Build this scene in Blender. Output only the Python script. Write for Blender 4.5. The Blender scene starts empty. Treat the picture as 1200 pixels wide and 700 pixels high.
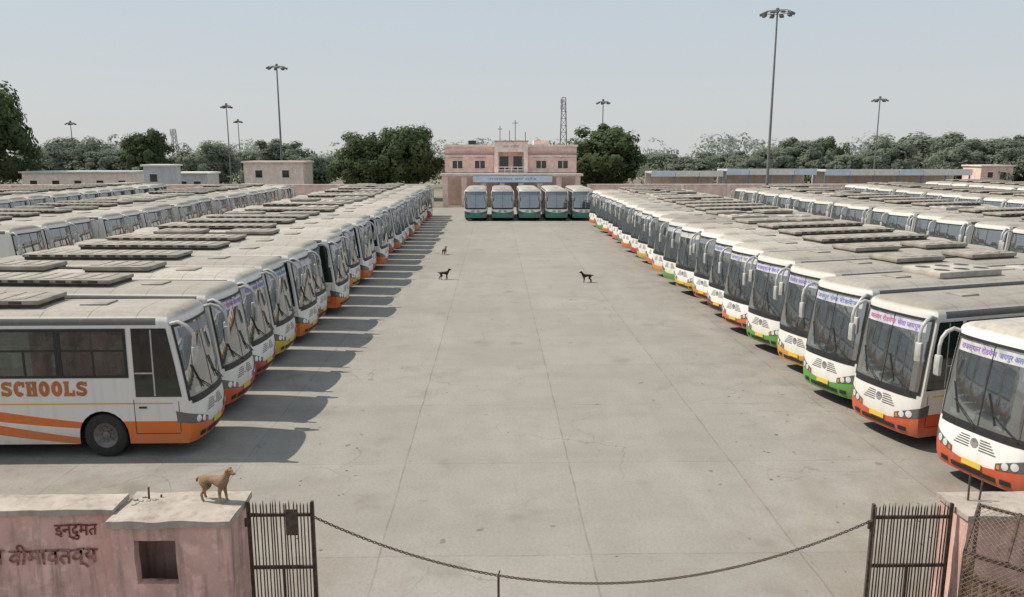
import bpy, bmesh, math, random
from mathutils import Vector, Matrix, noise
random.seed(7)
SC = bpy.context.scene
C = SC.collection
R = math.radians
KIDS = {}

# ------------------------------------------------------------------ helpers
def tag(o, label, cat, group=None, kind=None):
    if label: o['label'] = label
    if cat: o['category'] = cat
    if group: o['group'] = group
    if kind: o['kind'] = kind
    return o

def thing(name, label, cat, loc=(0, 0, 0), rotz=0, group=None):
    o = bpy.data.objects.new(name, None); C.objects.link(o)
    o.empty_display_size = 0.2
    o.location = loc; o.rotation_euler = (0, 0, rotz)
    return tag(o, label, cat, group)

def link_mesh(name, me, parent=None, loc=None):
    o = bpy.data.objects.new(name, me); C.objects.link(o)
    if parent is not None:
        o.parent = parent
        KIDS.setdefault(parent.name, []).append(o)
    if loc: o.location = loc
    return o

def dup(o, parent=None, skip=()):
    c = o.copy(); C.objects.link(c)
    if parent is not None:
        c.parent = parent
        KIDS.setdefault(parent.name, []).append(c)
    for ch in list(KIDS.get(o.name, [])):
        if ch.name.split('.')[0] in skip: continue
        dup(ch, c, skip)
    return c

class MB:
    def __init__(s): s.v = []; s.f = []; s.m = []
    def add(s, vs, fs, mi=0):
        b = len(s.v); s.v += [tuple(v) for v in vs]
        s.f += [tuple(b+i for i in f) for f in fs]; s.m += [mi]*len(fs)
    def box(s, x0, x1, y0, y1, z0, z1, mi=0, bev=0, M=None, seg=2):
        bm = bmesh.new(); bmesh.ops.create_cube(bm, size=1)
        for v in bm.verts:
            v.co = Vector(((x0+x1)/2+v.co.x*(x1-x0), (y0+y1)/2+v.co.y*(y1-y0), (z0+z1)/2+v.co.z*(z1-z0)))
        if bev: bmesh.ops.bevel(bm, geom=bm.edges[:], offset=bev, segments=seg, affect='EDGES', profile=0.5)
        bm.verts.index_update()
        vs = [(M @ v.co if M else v.co.copy()) for v in bm.verts]
        s.add(vs, [[v.index for v in f.verts] for f in bm.faces], mi); bm.free()
    def tube(s, pts, r, seg=8, mi=0, cap=True):
        pts = [Vector(p) for p in pts]; n = len(pts)
        rs = r if isinstance(r, (list, tuple)) else [r]*n
        vs = []
        up = Vector((0, 0, 1))
        for i, p in enumerate(pts):
            t = (pts[min(i+1, n-1)]-pts[max(i-1, 0)]).normalized()
            a = up if abs(t.dot(up)) < 0.95 else Vector((1, 0, 0))
            u = t.cross(a).normalized(); w = u.cross(t).normalized()
            for k in range(seg):
                an = 2*math.pi*k/seg
                vs.append(p+(u*math.cos(an)+w*math.sin(an))*rs[i])
        fs = []
        for i in range(n-1):
            for k in range(seg):
                k2 = (k+1) % seg
                fs.append((i*seg+k, i*seg+k2, (i+1)*seg+k2, (i+1)*seg+k))
        if cap:
            fs.append(tuple(reversed(range(seg)))); fs.append(tuple((n-1)*seg+k for k in range(seg)))
        s.add(vs, fs, mi)
    def lathe_y(s, prof, seg=28, mi=0, c=(0, 0, 0)):
        vs = []; fs = []
        for (r, y) in prof:
            for k in range(seg):
                a = 2*math.pi*k/seg
                vs.append((c[0]+r*math.cos(a), c[1]+y, c[2]+r*math.sin(a)))
        for i in range(len(prof)-1):
            for k in range(seg):
                k2 = (k+1) % seg
                fs.append((i*seg+k, i*seg+k2, (i+1)*seg+k2, (i+1)*seg+k))
        s.add(vs, fs, mi)
    def grid(s, nu, nv, fn, mi=0):
        vs = [fn(i/nu, j/nv) for j in range(nv+1) for i in range(nu+1)]
        fs = [(j*(nu+1)+i, j*(nu+1)+i+1, (j+1)*(nu+1)+i+1, (j+1)*(nu+1)+i) for j in range(nv) for i in range(nu)]
        s.add(vs, fs, mi)
    def mesh(s, name, mats, smooth=None, weld=0):
        me = bpy.data.meshes.new(name)
        me.from_pydata(s.v, [], s.f)
        for m in (mats if isinstance(mats, (list, tuple)) else [mats]): me.materials.append(m)
        for p, mi in zip(me.polygons, s.m): p.material_index = mi
        if weld:
            bm = bmesh.new(); bm.from_mesh(me)
            bmesh.ops.remove_doubles(bm, verts=bm.verts, dist=weld)
            bmesh.ops.recalc_face_normals(bm, faces=bm.faces)
            bm.to_mesh(me); bm.free()
        me.update()
        if smooth:
            for p in me.polygons: p.use_smooth = True
            try: me.set_sharp_from_angle(angle=R(smooth))
            except Exception: pass
        return me
    def build(s, name, mats, parent=None, smooth=None, loc=None, weld=0):
        return link_mesh(name, s.mesh(name, mats, smooth, weld), parent, loc)

# ------------------------------------------------------------------ materials
class G:
    def __init__(s, name):
        s.m = bpy.data.materials.new(name); s.m.use_nodes = True
        s.nt = s.m.node_tree; s.b = s.nt.nodes['Principled BSDF']; s.out = s.nt.nodes['Material Output']
    def put(s, sock, v):
        if isinstance(v, bpy.types.NodeSocket): s.nt.links.new(v, sock)
        else:
            if isinstance(v, (tuple, list)) and len(v) == 3 and sock.type == 'RGBA': v = (*v, 1)
            sock.default_value = v
    def coord(s, k='Object'):
        return s.nt.nodes.new('ShaderNodeTexCoord').outputs[k]
    def sep(s, v):
        n = s.nt.nodes.new('ShaderNodeSeparateXYZ'); s.put(n.inputs[0], v); return n.outputs
    def math(s, op, a, b=None, c=None, clamp=False):
        n = s.nt.nodes.new('ShaderNodeMath'); n.operation = op; n.use_clamp = clamp
        s.put(n.inputs[0], a)
        if b is not None: s.put(n.inputs[1], b)
        if c is not None: s.put(n.inputs[2], c)
        return n.outputs[0]
    def mix(s, f, a, b, mode='MIX'):
        n = s.nt.nodes.new('ShaderNodeMix'); n.data_type = 'RGBA'; n.blend_type = mode
        s.put(n.inputs[0], f); s.put(n.inputs[6], a); s.put(n.inputs[7], b); return n.outputs[2]
    def noise(s, vec, scale, detail=4, rough=.55, dist=0.):
        n = s.nt.nodes.new('ShaderNodeTexNoise'); s.put(n.inputs['Vector'], vec)
        n.inputs['Scale'].default_value = scale; n.inputs['Detail'].default_value = detail
        n.inputs['Roughness'].default_value = rough; n.inputs['Distortion'].default_value = dist
        return n.outputs['Fac']
    def rng(s, v, a, b, c=0., d=1.):
        n = s.nt.nodes.new('ShaderNodeMapRange'); s.put(n.inputs[0], v)
        for i, x in enumerate((a, b, c, d)): n.inputs[i+1].default_value = x
        return n.outputs[0]
    def scale(s, vec, sc):
        n = s.nt.nodes.new('ShaderNodeMapping'); s.put(n.inputs[0], vec); n.inputs['Scale'].default_value = sc
        return n.outputs[0]
    def bump(s, h, strength=.3, dist=.02):
        n = s.nt.nodes.new('ShaderNodeBump'); n.inputs['Strength'].default_value = strength
        n.inputs['Distance'].default_value = dist; s.put(n.inputs['Height'], h)
        s.nt.links.new(n.outputs[0], s.b.inputs['Normal'])
    def set(s, **k):
        for a, v in k.items(): s.put(s.b.inputs[a.replace('_', ' ')], v)

def simple(name, col, rough=.6, var=.2, scale=6., metal=0., spec=.5):
    g = G(name); n = g.noise(g.coord(), scale, 4)
    lo = tuple(c*(1-var) for c in col); hi = tuple(min(1, c*(1+var)) for c in col)
    g.set(Base_Color=g.mix(g.rng(n, .3, .7), lo, hi), Roughness=rough, Metallic=metal)
    g.b.inputs['Specular IOR Level'].default_value = spec
    return g.m

def plaster(name, col, stain=(.12, .09, .08), amount=.6, patch=.25):
    g = G(name); co = g.coord()
    n1 = g.noise(co, 1.3, 6, .65); n2 = g.noise(g.scale(co, (5, 5, .5)), 1.2, 5, .6); n3 = g.noise(co, 22, 3); n4 = g.noise(co, 3.1, 6, .7)
    c = g.mix(g.rng(n1, .35, .7), tuple(x*.78 for x in col), tuple(min(1, x*1.14) for x in col))
    c = g.mix(g.math('MULTIPLY', g.rng(n4, .52, .62), patch), c, tuple(min(1, x*1.25+.06) for x in col))
    c = g.mix(g.math('MULTIPLY', g.rng(n2, .5, .72), amount), c, stain)
    c = g.mix(g.math('MULTIPLY', g.rng(n3, .55, .75), .25), c, tuple(min(1, x*1.4) for x in col))
    g.set(Base_Color=c, Roughness=.9); g.bump(n3, .4, .01)
    return g.m

def glass(name, tint, refl=.9, dust=.08, ior=1.5, dcol=(.35, .35, .33), base=0.):
    g = G(name); nt = g.nt
    tr = nt.nodes.new('ShaderNodeBsdfTransparent'); tr.inputs[0].default_value = (*tint, 1)
    gl = nt.nodes.new('ShaderNodeBsdfGlossy'); gl.inputs['Roughness'].default_value = .03
    gl.inputs[0].default_value = (refl*.95, refl*.98, refl, 1)
    df = nt.nodes.new('ShaderNodeBsdfDiffuse'); df.inputs[0].default_value = (*dcol, 1)
    fr = nt.nodes.new('ShaderNodeFresnel'); fr.inputs[0].default_value = ior
    m1 = nt.nodes.new('ShaderNodeMixShader'); m2 = nt.nodes.new('ShaderNodeMixShader')
    nz = g.noise(g.coord(), 1.1, 3)
    g.put(m1.inputs[0], g.rng(nz, .3, .7, dust*.5, dust)); nt.links.new(tr.outputs[0], m1.inputs[1]); nt.links.new(df.outputs[0], m1.inputs[2])
    g.put(m2.inputs[0], g.math('ADD', fr.outputs[0], base, clamp=True)); nt.links.new(m1.outputs[0], m2.inputs[1]); nt.links.new(gl.outputs[0], m2.inputs[2])
    nt.links.new(m2.outputs[0], g.out.inputs[0]); nt.nodes.remove(g.b)
    return g.m

def bus_paint():
    g = G('bus_paint'); co = g.coord(); x, y, z = g.sep(co)
    oi = g.nt.nodes.new('ShaderNodeObjectInfo'); col = oi.outputs['Color']; rnd = oi.outputs['Random']
    white = g.mix(rnd, (.78, .765, .725, 1), (.66, .63, .58, 1))
    def lt(a, b): return g.math('LESS_THAN', a, b)
    def gt(a, b): return g.math('GREATER_THAN', a, b)
    mul = lambda a, b: g.math('MULTIPLY', a, b)
    # the colour's alpha carries the height of the coloured skirt
    inv = g.math('SUBTRACT', 1., oi.outputs['Alpha'])
    extra = g.math('MULTIPLY', inv, 1.2)
    top = g.math('ADD', g.math('MULTIPLY_ADD', mul(y, y), .15, .62), extra)
    skirt = mul(lt(z, top), gt(x, -2.3))
    xx = g.math('ADD', x, 3.2)
    curve = g.math('MULTIPLY_ADD', mul(xx, xx), .012, 0.)
    c1 = g.math('ADD', g.math('MULTIPLY_ADD', xx, -.10, .80), curve)
    c2 = g.math('ADD', g.math('MULTIPLY_ADD', xx, -.13, .44), curve)
    w = g.math('MULTIPLY_ADD', xx, -.022, .085)
    b1 = lt(g.math('ABSOLUTE', g.math('SUBTRACT', z, c1)), w); b2 = lt(g.math('ABSOLUTE', g.math('SUBTRACT', z, c2)), w)
    bands = mul(g.math('MAXIMUM', b1, b2), lt(x, -2.3))
    mask = g.math('MAXIMUM', skirt, bands)
    c = g.mix(mask, white, col)
    line = mul(mul(lt(g.math('ABSOLUTE', g.math('SUBTRACT', z, 1.25)), .018), lt(x, -.6)), gt(x, -10.8))
    c = g.mix(line, c, (.66, .38, .05, 1))
    n1 = g.noise(co, 1.6, 6, .65); n2 = g.noise(g.scale(co, (4, 4, .4)), 1.5, 5); n3 = g.noise(co, 7, 5, .7); n4 = g.noise(g.scale(co, (.35, 3, 1)), 1.4, 5, .6)
    roof = g.rng(z, 3.1, 3.2)
    rcol = g.mix(rnd, (.41, .37, .312, 1), (.25, .225, .19, 1))
    rcol = g.mix(mul(g.rng(n3, .45, .7), .45), rcol, (.165, .145, .12, 1))
    rcol = g.mix(mul(g.rng(n4, .5, .7), .55), rcol, (.17, .152, .128, 1))
    c = g.mix(mul(roof, g.rng(n1, .25, .75, .88, 1.)), c, rcol)
    rib = g.math('LESS_THAN', g.math('PINGPONG', g.math('ADD', x, 20.), .55), .016)
    c = g.mix(mul(mul(rib, roof), .6), c, (.12, .105, .09, 1))
    shoulder_shade = mul(mul(gt(z, 3.0), lt(z, 3.15)), lt(x, -.85))  # shade painted along the roof shoulder so gaps between roofs read dark
    c = g.mix(mul(shoulder_shade, .9), c, (.05, .045, .04, 1))
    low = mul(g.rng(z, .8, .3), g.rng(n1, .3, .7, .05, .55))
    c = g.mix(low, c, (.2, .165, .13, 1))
    c = g.mix(mul(g.rng(n2, .5, .78), .28), c, (.32, .28, .24, 1))
    g.set(Base_Color=c, Roughness=g.rng(roof, 0., 1., .3, .85))
    return g.m

M = {}
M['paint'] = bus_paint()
M['screen'] = glass('windscreen_glass', (.90, .94, .93), .98, .18, 1.6, (.46, .50, .50), .23)
M['glass'] = glass('side_glass', (.36, .56, .44), .95, .12, 1.6, (.18, .28, .22), .09)
M['dark_glass'] = simple('dark_tinted_glass', (.016, .026, .022), .06, .2, 2, 0, .8)
M['black'] = simple('black_trim', (.018, .018, .019), .5, .3)
M['grille'] = simple('grille_grey', (.10, .10, .10), .5, .3)
M['housing'] = simple('headlamp_housing', (.13, .135, .14), .15, .2, 4, .3)
M['rubber'] = simple('tyre_rubber', (.028, .026, .025), .85, .35, 9)
M['rim'] = simple('wheel_rim_steel', (.16, .15, .14), .55, .35, 9, .3)
M['chassis'] = simple('chassis_dark', (.02, .019, .018), .9)
M['seat'] = simple('seat_cloth', (.11, .13, .20), .9, .3, 3)
M['cover'] = simple('headrest_cover', (.62, .60, .55), .9, .15, 3)
M['dash'] = simple('dashboard_plastic', (.32, .31, .29), .6, .2)
M['curtain'] = simple('curtain_cloth', (.30, .20, .16), .9, .3, 8)
M['paper'] = simple('notice_paper', (.72, .72, .68), .8, .15, 3)
M['trimgrey'] = simple('mirror_shell', (.40, .39, .37), .4, .2)
M['lens'] = simple('lamp_lens', (.75, .76, .76), .08, .08, 5, .4)
M['amber'] = simple('amber_lens', (.6, .2, .02), .2)
M['redlens'] = simple('red_lens', (.4, .02, .02), .2)
M['chrome'] = simple('chrome_badge', (.65, .65, .65), .2, .05, 5, .9)
M['plate'] = simple('yellow_plate', (.62, .45, .06), .5, .1)
def board_mat():
    g = G('destination_strip'); oi = g.nt.nodes.new('ShaderNodeObjectInfo'); n = g.noise(g.coord(), 4, 4)
    g.set(Base_Color=g.mix(g.math('MULTIPLY', g.rng(n, .4, .7), .5), oi.outputs['Color'], (.20, .20, .22)), Roughness=.25); return g.m
M['board'] = board_mat()
M['letter_purple'] = simple('lettering_purple', (.22, .14, .40), .6)
M['letter_red'] = simple('lettering_red', (.40, .12, .17), .6)
M['letter_blue'] = simple('lettering_blue', (.13, .18, .42), .6)
M['letter_orange'] = simple('lettering_orange', (.42, .14, .035), .55)
M['roofbox'] = simple('roof_unit_dusty', (.29, .26, .218), .85, .3, 2)
M['roofside'] = simple('roof_unit_grille', (.06, .054, .047), .85, .4, 5)
M['rooflight'] = simple('roof_pod_pale', (.40, .365, .315), .8, .25, 2)

# ------------------------------------------------------------------ bus geometry
L = 11.0
def interp(tab, z):
    if z <= tab[0][0]: return tab[0][1]
    for (a, va), (b, vb) in zip(tab, tab[1:]):
        if z <= b: return va+(vb-va)*(z-a)/(b-a)
    return tab[-1][1]
ZR, RH = 3.05, .25
YT = [(.32, 1.19), (.5, 1.21), (.75, 1.22), (1.2, 1.222), (1.85, 1.218), (2.5, 1.205), (3.05, 1.185)]
PT = [(.32, -.09), (.42, -.03), (.55, 0), (.75, 0.01), (.95, 0), (1.15, -.025), (1.35, -.06), (1.7, -.11), (2.2, -.19), (2.6, -.265), (3.05, -.35)]
def Yo(z):
    if z <= ZR: return interp(YT, z)
    q = min(1, (z-ZR)/RH); return 1.185*(max(0, 1-q**2.2))**(1/3.6)
def Pf(z):
    if z <= ZR: return interp(PT, z)
    q = min(1, (z-ZR)/RH); return -.35-.36*(1-math.sqrt(max(0, 1-q*q)))
def cc(z):
    if z <= ZR: return .22
    q = min(1, (z-ZR)/RH); return .22*math.sqrt(max(0, 1-q**4))
def Fp(t, z, off=0):
    a = abs(t); return Vector((Pf(z)-cc(z)*(.45*a*a+.55*a**6)+off, t*Yo(z), z))
def Sp(x, z, s, off=0): return Vector((x, s*(Yo(z)+off), z))
def rim(z): return Pf(z)-cc(z)
WINS = [(-1.62-1.58*i-1.45, -1.62-1.58*i) for i in range(5)]+[(-10.72, -9.52)]
WZ = (1.88, 2.87)
SZ = (1.35, 2.95)
WHX = (-2.25, -7.7); WR = .58
Zs = [.32, .45, .6, .75, .95, 1.15, 1.35, 1.6, 1.88, 2.2, 2.5, 2.87, 2.95, 3.05, 3.095, 3.14, 3.18, 3.215, 3.24, 3.26, 3.275, 3.287, 3.295, 3.30]

def bus_body():
    mb = MB()
    st = {-L, -.98, -.6, 9.0, -1.5}
    for a, b in WINS: st |= {a, b}
    for cx in WHX:
        for k in range(13): st.add(round(cx+WR*math.cos(math.pi*k/12), 4))
        st |= {cx-WR-.004, cx+WR+.004}
    st = sorted(st)
    def bot(x):
        for cx in WHX:
            d = abs(x-cx)
            if d <= WR+1e-4: return .5+math.sqrt(max(0, WR*WR-d*d))
        return .32
    for s in (-1, 1):
        rows = []
        for xs in st:
            b = bot(xs); row = []
            for z in Zs:
                zz = z if z >= 1.15 else b+(z-.32)/.83*(1.15-b)
                row.append(Vector((min(xs, rim(zz)), s*Yo(zz), zz)))
            rows.append(row)
        vs = [p for r in rows for p in r]; n = len(Zs); fs = []
        for i in range(len(st)-1):
            for j in range(n-1):
                hole = any(a-1e-5 <= st[i] and st[i+1] <= b+1e-5 for a, b in WINS) and Zs[j] >= WZ[0]-1e-5 and Zs[j+1] <= WZ[1]+1e-5
                if hole: continue
                f = (i*n+j, (i+1)*n+j, (i+1)*n+j+1, i*n+j+1)
                fs.append(f if s < 0 else f[::-1])
        mb.add(vs, fs)
    T = [-1, -.985, -.965, -.93, -.8, -.6, -.3, 0, .3, .6, .8, .93, .965, .985, 1]; nt = len(T); n = len(Zs)
    vs = [Fp(t, z) for z in Zs for t in T]; fs = []
    for j in range(n-1):
        for i in range(nt-1):
            if SZ[0]-1e-5 <= Zs[j] and Zs[j+1] <= SZ[1]+1e-5 and abs(T[i]) <= .931 and abs(T[i+1]) <= .931: continue
            fs.append((j*nt+i, j*nt+i+1, (j+1)*nt+i+1, (j+1)*nt+i))
    mb.add(vs, fs)
    vs = [Vector((-L-.06*(1-t*t)*(1 if z < 3.1 else 0), t*Yo(z), z)) for z in Zs for t in T]
    fs = [(j*nt+i, (j+1)*nt+i, (j+1)*nt+i+1, j*nt+i+1) for j in range(n-1) for i in range(nt-1)]
    mb.add(vs, fs)
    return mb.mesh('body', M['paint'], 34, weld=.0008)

def fpatch(mb, t0, t1, z0, z1, off, nt=8, nz=4, mi=0, skew=0.):
    mb.grid(nt, nz, lambda u, v: Fp(t0+(t1-t0)*u, z0+(z1-z0)*v+skew*abs(t0+(t1-t0)*u), off), mi)
def spatch(mb, x0, x1, z0, z1, s, off, nx=1, nz=4, mi=0):
    mb.grid(nx, nz, lambda u, v: Sp((x0+(x1-x0)*u) if s < 0 else (x1+(x0-x1)*u), z0+(z1-z0)*v, s, off), mi)

def text_mesh(name, body, size, mat, fn, offset=0., width=None):
    cu = bpy.data.curves.new('lettering', 'FONT'); cu.body = body; cu.size = size; cu.align_x = 'CENTER'; cu.align_y = 'CENTER'
    cu.offset = offset; cu.resolution_u = 3
    o = bpy.data.objects.new('lettering', cu); C.objects.link(o)
    bpy.context.view_layer.update()
    dg = bpy.context.evaluated_depsgraph_get()
    me = bpy.data.meshes.new_from_object(o.evaluated_get(dg))
    bpy.data.objects.remove(o)
    if len(me.vertices) and width:
        xs = [v.co.x for v in me.vertices]; k = width/max(1e-6, max(xs)-min(xs)); c0 = (max(xs)+min(xs))/2
        for v in me.vertices: v.co.x = (v.co.x-c0)*k
    for v in me.vertices: v.co = fn(v.co.x, v.co.y)
    me.materials.clear(); me.materials.append(mat); me.name = name
    return me

ROOFS = {}
def make_bus(loc, rotz):
    b = thing('parked_bus', 'x', 'bus', loc, rotz)
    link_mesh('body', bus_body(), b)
    zs1 = SZ[1]
    mb = MB(); fpatch(mb, -.95, .95, 1.33, zs1+.02, .008, 20, 10)
    ws = mb.build('windscreen', M['screen'], b, 60)
    mb = MB()
    for (t0, t1, z0, z1) in ((-.968, .968, 1.29, 1.365), (-.968, .968, zs1-.015, zs1+.045), (-.968, -.92, 1.365, zs1-.015), (.92, .968, 1.365, zs1-.015), (-.012, .012, 1.365, zs1-.015)):
        fpatch(mb, t0, t1, z0, z1, .014, 20 if t1-t0 > .5 else 3, 8 if z1-z0 > .5 else 1)
    mb.build('gasket', M['black'], ws, 60)
    for t0, t1 in ((-.05, -.62), (.8, .2)):
        mb = MB(); mb.tube([Fp(t0, 1.32, .05), Fp(t0+(t1-t0)*.5, 1.52, .04), Fp(t1, 1.72, .03)], .014, 5)
        mb.tube([Fp(t1+.14, 1.48, .034), Fp(t1-.1, 2.05, .03)], .017, 5)
        mb.build('wiper', M['black'], ws)
    mb = MB(); fpatch(mb, -.84, .84, 2.68, 2.90, .013, 16, 3); mb.build('destination_strip', M['board'], ws, 60)
    for t0, t1, z0, z1 in ((.30, .46, 1.42, 1.60), (-.72, -.50, 1.40, 1.52), (.62, .74, 2.42, 2.58), (-.30, -.12, 1.42, 1.56)):
        mb = MB(); fpatch(mb, t0, t1, z0, z1, -.02, 3, 1); mb.build('notice', M['paper'], ws)
    mb = MB(); fpatch(mb, -.9, .9, 1.21, 1.288, .007, 14, 2); mb.build('cowl_panel', M['black'], b, 60)
    for s in (-1, 1):
        mb = MB(); mb.grid(10, 4, lambda u, v, s=s: Fp(s*(.90-.16*u), 1.5+1.1*v, -.10-.03*math.sin(u*25))); mb.build('curtain', M['curtain'], b, 60)
        mb = MB()
        for k in range(5):
            a, c = sorted((s*.11, s*(.46-.035*k))); fpatch(mb, a, c, .91+.05*k, .932+.05*k, .006, 6, 1)
        mb.build('grille', M['grille'], b)
    mb = MB(); mb.grid(20, 3, lambda u, v: Fp(.085*v*math.cos(2*math.pi*u), 1.03+.095*v*math.sin(2*math.pi*u), .026-.014*v)); mb.build('badge', M['chrome'], b, 40)
    mb = MB(); fpatch(mb, -.5, .5, .40, .50, .008, 8, 1); mb.build('air_intake', M['black'], b)
    for s in (-1, 1):
        mb = MB(); a, c = sorted((s*.58, s*.78)); fpatch(mb, a, c, .42, .52, .008, 4, 1); mb.build('fog_lamp', M['black'], b)
    mb = MB(); mb.box(.012, .035, -.26, .26, .545, .665, 0, .006); mb.build('number_plate', M['plate'], b)
    for s in (-1, 1):
        # lamp cluster sweeping round the corner on to the side
        mb = MB()
        def hf(u, v, s=s):
            z = (.67+.14*u)+(.13+.13*u)*v
            if u <= .8: return Fp(s*(.48+.52*u/.8), z, .010)
            xx = rim(z)-(u-.8)/.2*.30; return Sp(xx, z, s, .008)
        mb.grid(20, 4, hf if s > 0 else (lambda u, v: hf(1-u, v)))
        h = mb.build('headlight', M['housing'], b, 70)
        for uu, zc, rr in ((.66, .80, .075), (.82, .845, .08)):
            mb = MB(); t = s*uu
            mb.grid(14, 2, lambda u, v, t=t, zc=zc, rr=rr: Fp(t+s*rr/1.2*v*math.cos(2*math.pi*u), zc+rr*v*math.sin(2*math.pi*u), .028-.008*v))
            mb.build('lens', M['lens'], h, 60)
        mb = MB(); a, c = sorted((s*.51, s*.565)); fpatch(mb, a, c, .705, .79, .016, 2, 1); mb.build('turn_signal', M['amber'], h)
        mb = MB(); p = Fp(s*.97, 3.02)
        y1 = s*1.21
        mb.tube([p, p+Vector((.20, s*.03, .05)), Vector((p.x+.38, y1, 3.0)), Vector((p.x+.51, y1, 2.88)), Vector((p.x+.56, y1, 2.72)), Vector((p.x+.56, y1, 2.5))], [.04, .042, .045, .045, .042, .04], 8)
        Mx = Matrix.Translation((p.x+.55, y1, 2.34)) @ Matrix.Rotation(R(8)*s, 4, 'Z')
        mb.box(-.055, .06, -.10, .10, -.24, .20, 0, .045, Mx)
        mi = mb.build('mirror', M['trimgrey'], b, 45)
        mb = MB(); mb.box(-.063, -.056, -.075, .075, -.18, .15, 0, 0, Mx); mb.build('mirror_glass', M['dark_glass'], mi)
        for i, (x0, x1) in enumerate(WINS):
            mb = MB(); spatch(mb, x0-.04, x1+.04, WZ[0]-.04, WZ[1]+.04, s, .006); w = mb.build('window', M['glass'], b, 60)
            mb = MB(); zt = WZ[1]; zb = WZ[0]
            for a, c, z0, z1 in ((x0-.064, x1+.064, zb-.045, zb+.01), (x0-.064, x1+.064, zt-.01, zt+.06), (x0-.064, x0+.01, zb+.01, zt-.01), (x1-.01, x1+.064, zb+.01, zt-.01), (x0+.01, x1-.01, 2.42, 2.465), ((x0+x1)/2-.025, (x0+x1)/2+.025, zb+.01, 2.42)):
                spatch(mb, a, c, z0, z1, s, .014)
            mb.build('frame', M['black'], w, 60)
        mb = MB()
        for a, c, z0, z1 in ((-1.50, -1.485, .55, 1.34), (-.46, -.445, .6, 1.3)): spatch(mb, a, c, z0, z1, s, .006, 1, 8)
        spatch(mb, -1.485, -.46, .55, .565, s, .006)
        d = mb.build('door', M['black'], b)
        mb = MB()
        def dg(u, v, s=s):
            z = 1.40+(2.93-1.40)*v; xf = rim(z)-.08; return Sp(-1.43+(xf+1.43)*(u if s < 0 else 1-u), z, s, .010)
        mb.grid(6, 8, dg); dw = mb.build('door_window', M['dark_glass'], d, 60)
        mb = MB(); spatch(mb, -1.0, -.965, 1.42, 2.90, s, .015, 1, 8); spatch(mb, -1.42, -1.0, 1.92, 1.955, s, .015, 1, 1); mb.build('window_divider', M['trimgrey'], dw)
        mb = MB(); mb.box(-1.38, -1.2, s*1.235-.015, s*1.235+.015, 1.14, 1.18, 0, .008); mb.build('handle', M['black'], d)
        for cx in WHX:
            mb = MB(); mb.lathe_y([(.27, .10), (.29, .135), (.44, .15), (.49, .12), (.505, .06), (.505, -.06), (.49, -.12), (.44, -.15), (.29, -.135)], 32)
            w = mb.build('wheel', M['rubber'], b, 40, (cx, s*1.04, .505))
            if s < 0: w.rotation_euler.z = math.pi
            mb = MB(); mb.lathe_y([(.001, .10), (.08, .10), (.095, .04), (.17, .03), (.22, .07), (.262, .105), (.288, .128)], 28)
            for k in range(8):
                a = k*math.pi/4; mb.box(-.016, .016, .03, .075, -.016, .016, 0, .004, Matrix.Translation((.135*math.cos(a), 0, .135*math.sin(a))))
            mb.build('rim', M['rim'], w, 35)
        mb = MB(); mb.box(-L-.045, -L-.005, s*1.0-.09, s*1.0+.09, .75, 1.15, 0, .01); mb.build('tail_light', M['redlens'], b)
        for r in range(9):
            x = -2.35-.9*r
            mb = MB()
            ya, yb = (-1.12, -.26) if s < 0 else (.25, 1.11); ym = (ya+yb)/2
            mb.box(x-.12, x, ya, yb, 1.45, 2.05, 0, .04); mb.box(x, x+.45, ya, yb, 1.17, 1.56, 0, .03)
            mb.box(x-.13, x+.01, ya+.04, ym-.03, 2.03, 2.34, 1, .04); mb.box(x-.13, x+.01, ym+.03, yb-.04, 2.03, 2.34, 1, .04)
            mb.build('seat', [M['seat'], M['cover']], b)
    mb = MB(); mb.box(-10.9, -.6, -.82, .82, .36, 1.12, 0); mb.box(-10.95, -1.0, -1.17, 1.17, 1.121, 1.17); mb.build('chassis', M['chassis'], b)
    mb = MB(); mb.box(-1.5, -1.38, -.95, -.4, 1.17, 2.2, 0, .04); mb.box(-1.38, -.95, -.95, -.4, 1.38, 1.52, 0, .03); mb.build('driver_seat', M['seat'], b)
    mb = MB(); mb.grid(10, 3, lambda u, v: Fp(-.9+1.8*u, 1.38+.05*v, -.03-.5*v)); mb.grid(10, 1, lambda u, v: Fp(-.9+1.8*u, 1.43-.28*v, -.53)); mb.build('dashboard', M['dash'], b)
    mb = MB(); mb.tube([Vector((-.82+.1*math.cos(a), -.68+.22*math.sin(a), 1.66+.2*math.cos(a))) for a in [2*math.pi*k/20 for k in range(21)]], .017, 6, cap=False); mb.tube([(-.82, -.68, 1.66), (-.66, -.68, 1.42)], .03, 6); mb.build('steering_wheel', M['black'], b)
    # three kinds of roof gear: long rack, cooling pod with small vents, two short pods
    mb = MB(); mb.box(-9.7, -3.7, -.70, .70, 3.37, 3.48, 0, .04)
    mb.box(-9.65, -3.75, -.62, .62, 3.27, 3.372, 1)
    for k in range(11):
        xx = -9.4+k*.50
        for s in (-1, 1): mb.box(xx, xx+.3, s*.695-.012, s*.695+.012, 3.39, 3.455, 1)
        mb.box(xx, xx+.3, -.55, .55, 3.475, 3.493, 0, .008)
    ROOFS['rack'] = mb.mesh('roof_unit', [M['roofbox'], M['roofside']], 40)
    mb = MB(); mb.box(-6.4, -3.7, -.78, .78, 3.275, 3.46, 0, .06)
    for s in (-1, 1):
        for k in range(3): mb.grid(16, 1, lambda u, v, k=k, s=s: Vector((-4.2-.85*k+.24*v*math.cos(6.2832*u), s*.38+.24*v*math.sin(6.2832*u), 3.464)), 1)
    for k in range(2): mb.box(-8.6-k*1.3, -7.9-k*1.3, -.35, .35, 3.275, 3.36, 0, .03)
    mb.box(-7.85, -6.45, -.10, .10, 3.275, 3.33, 0, .01); mb.box(-9.2, -8.55, -.10, .10, 3.275, 3.33, 0, .01)
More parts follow.
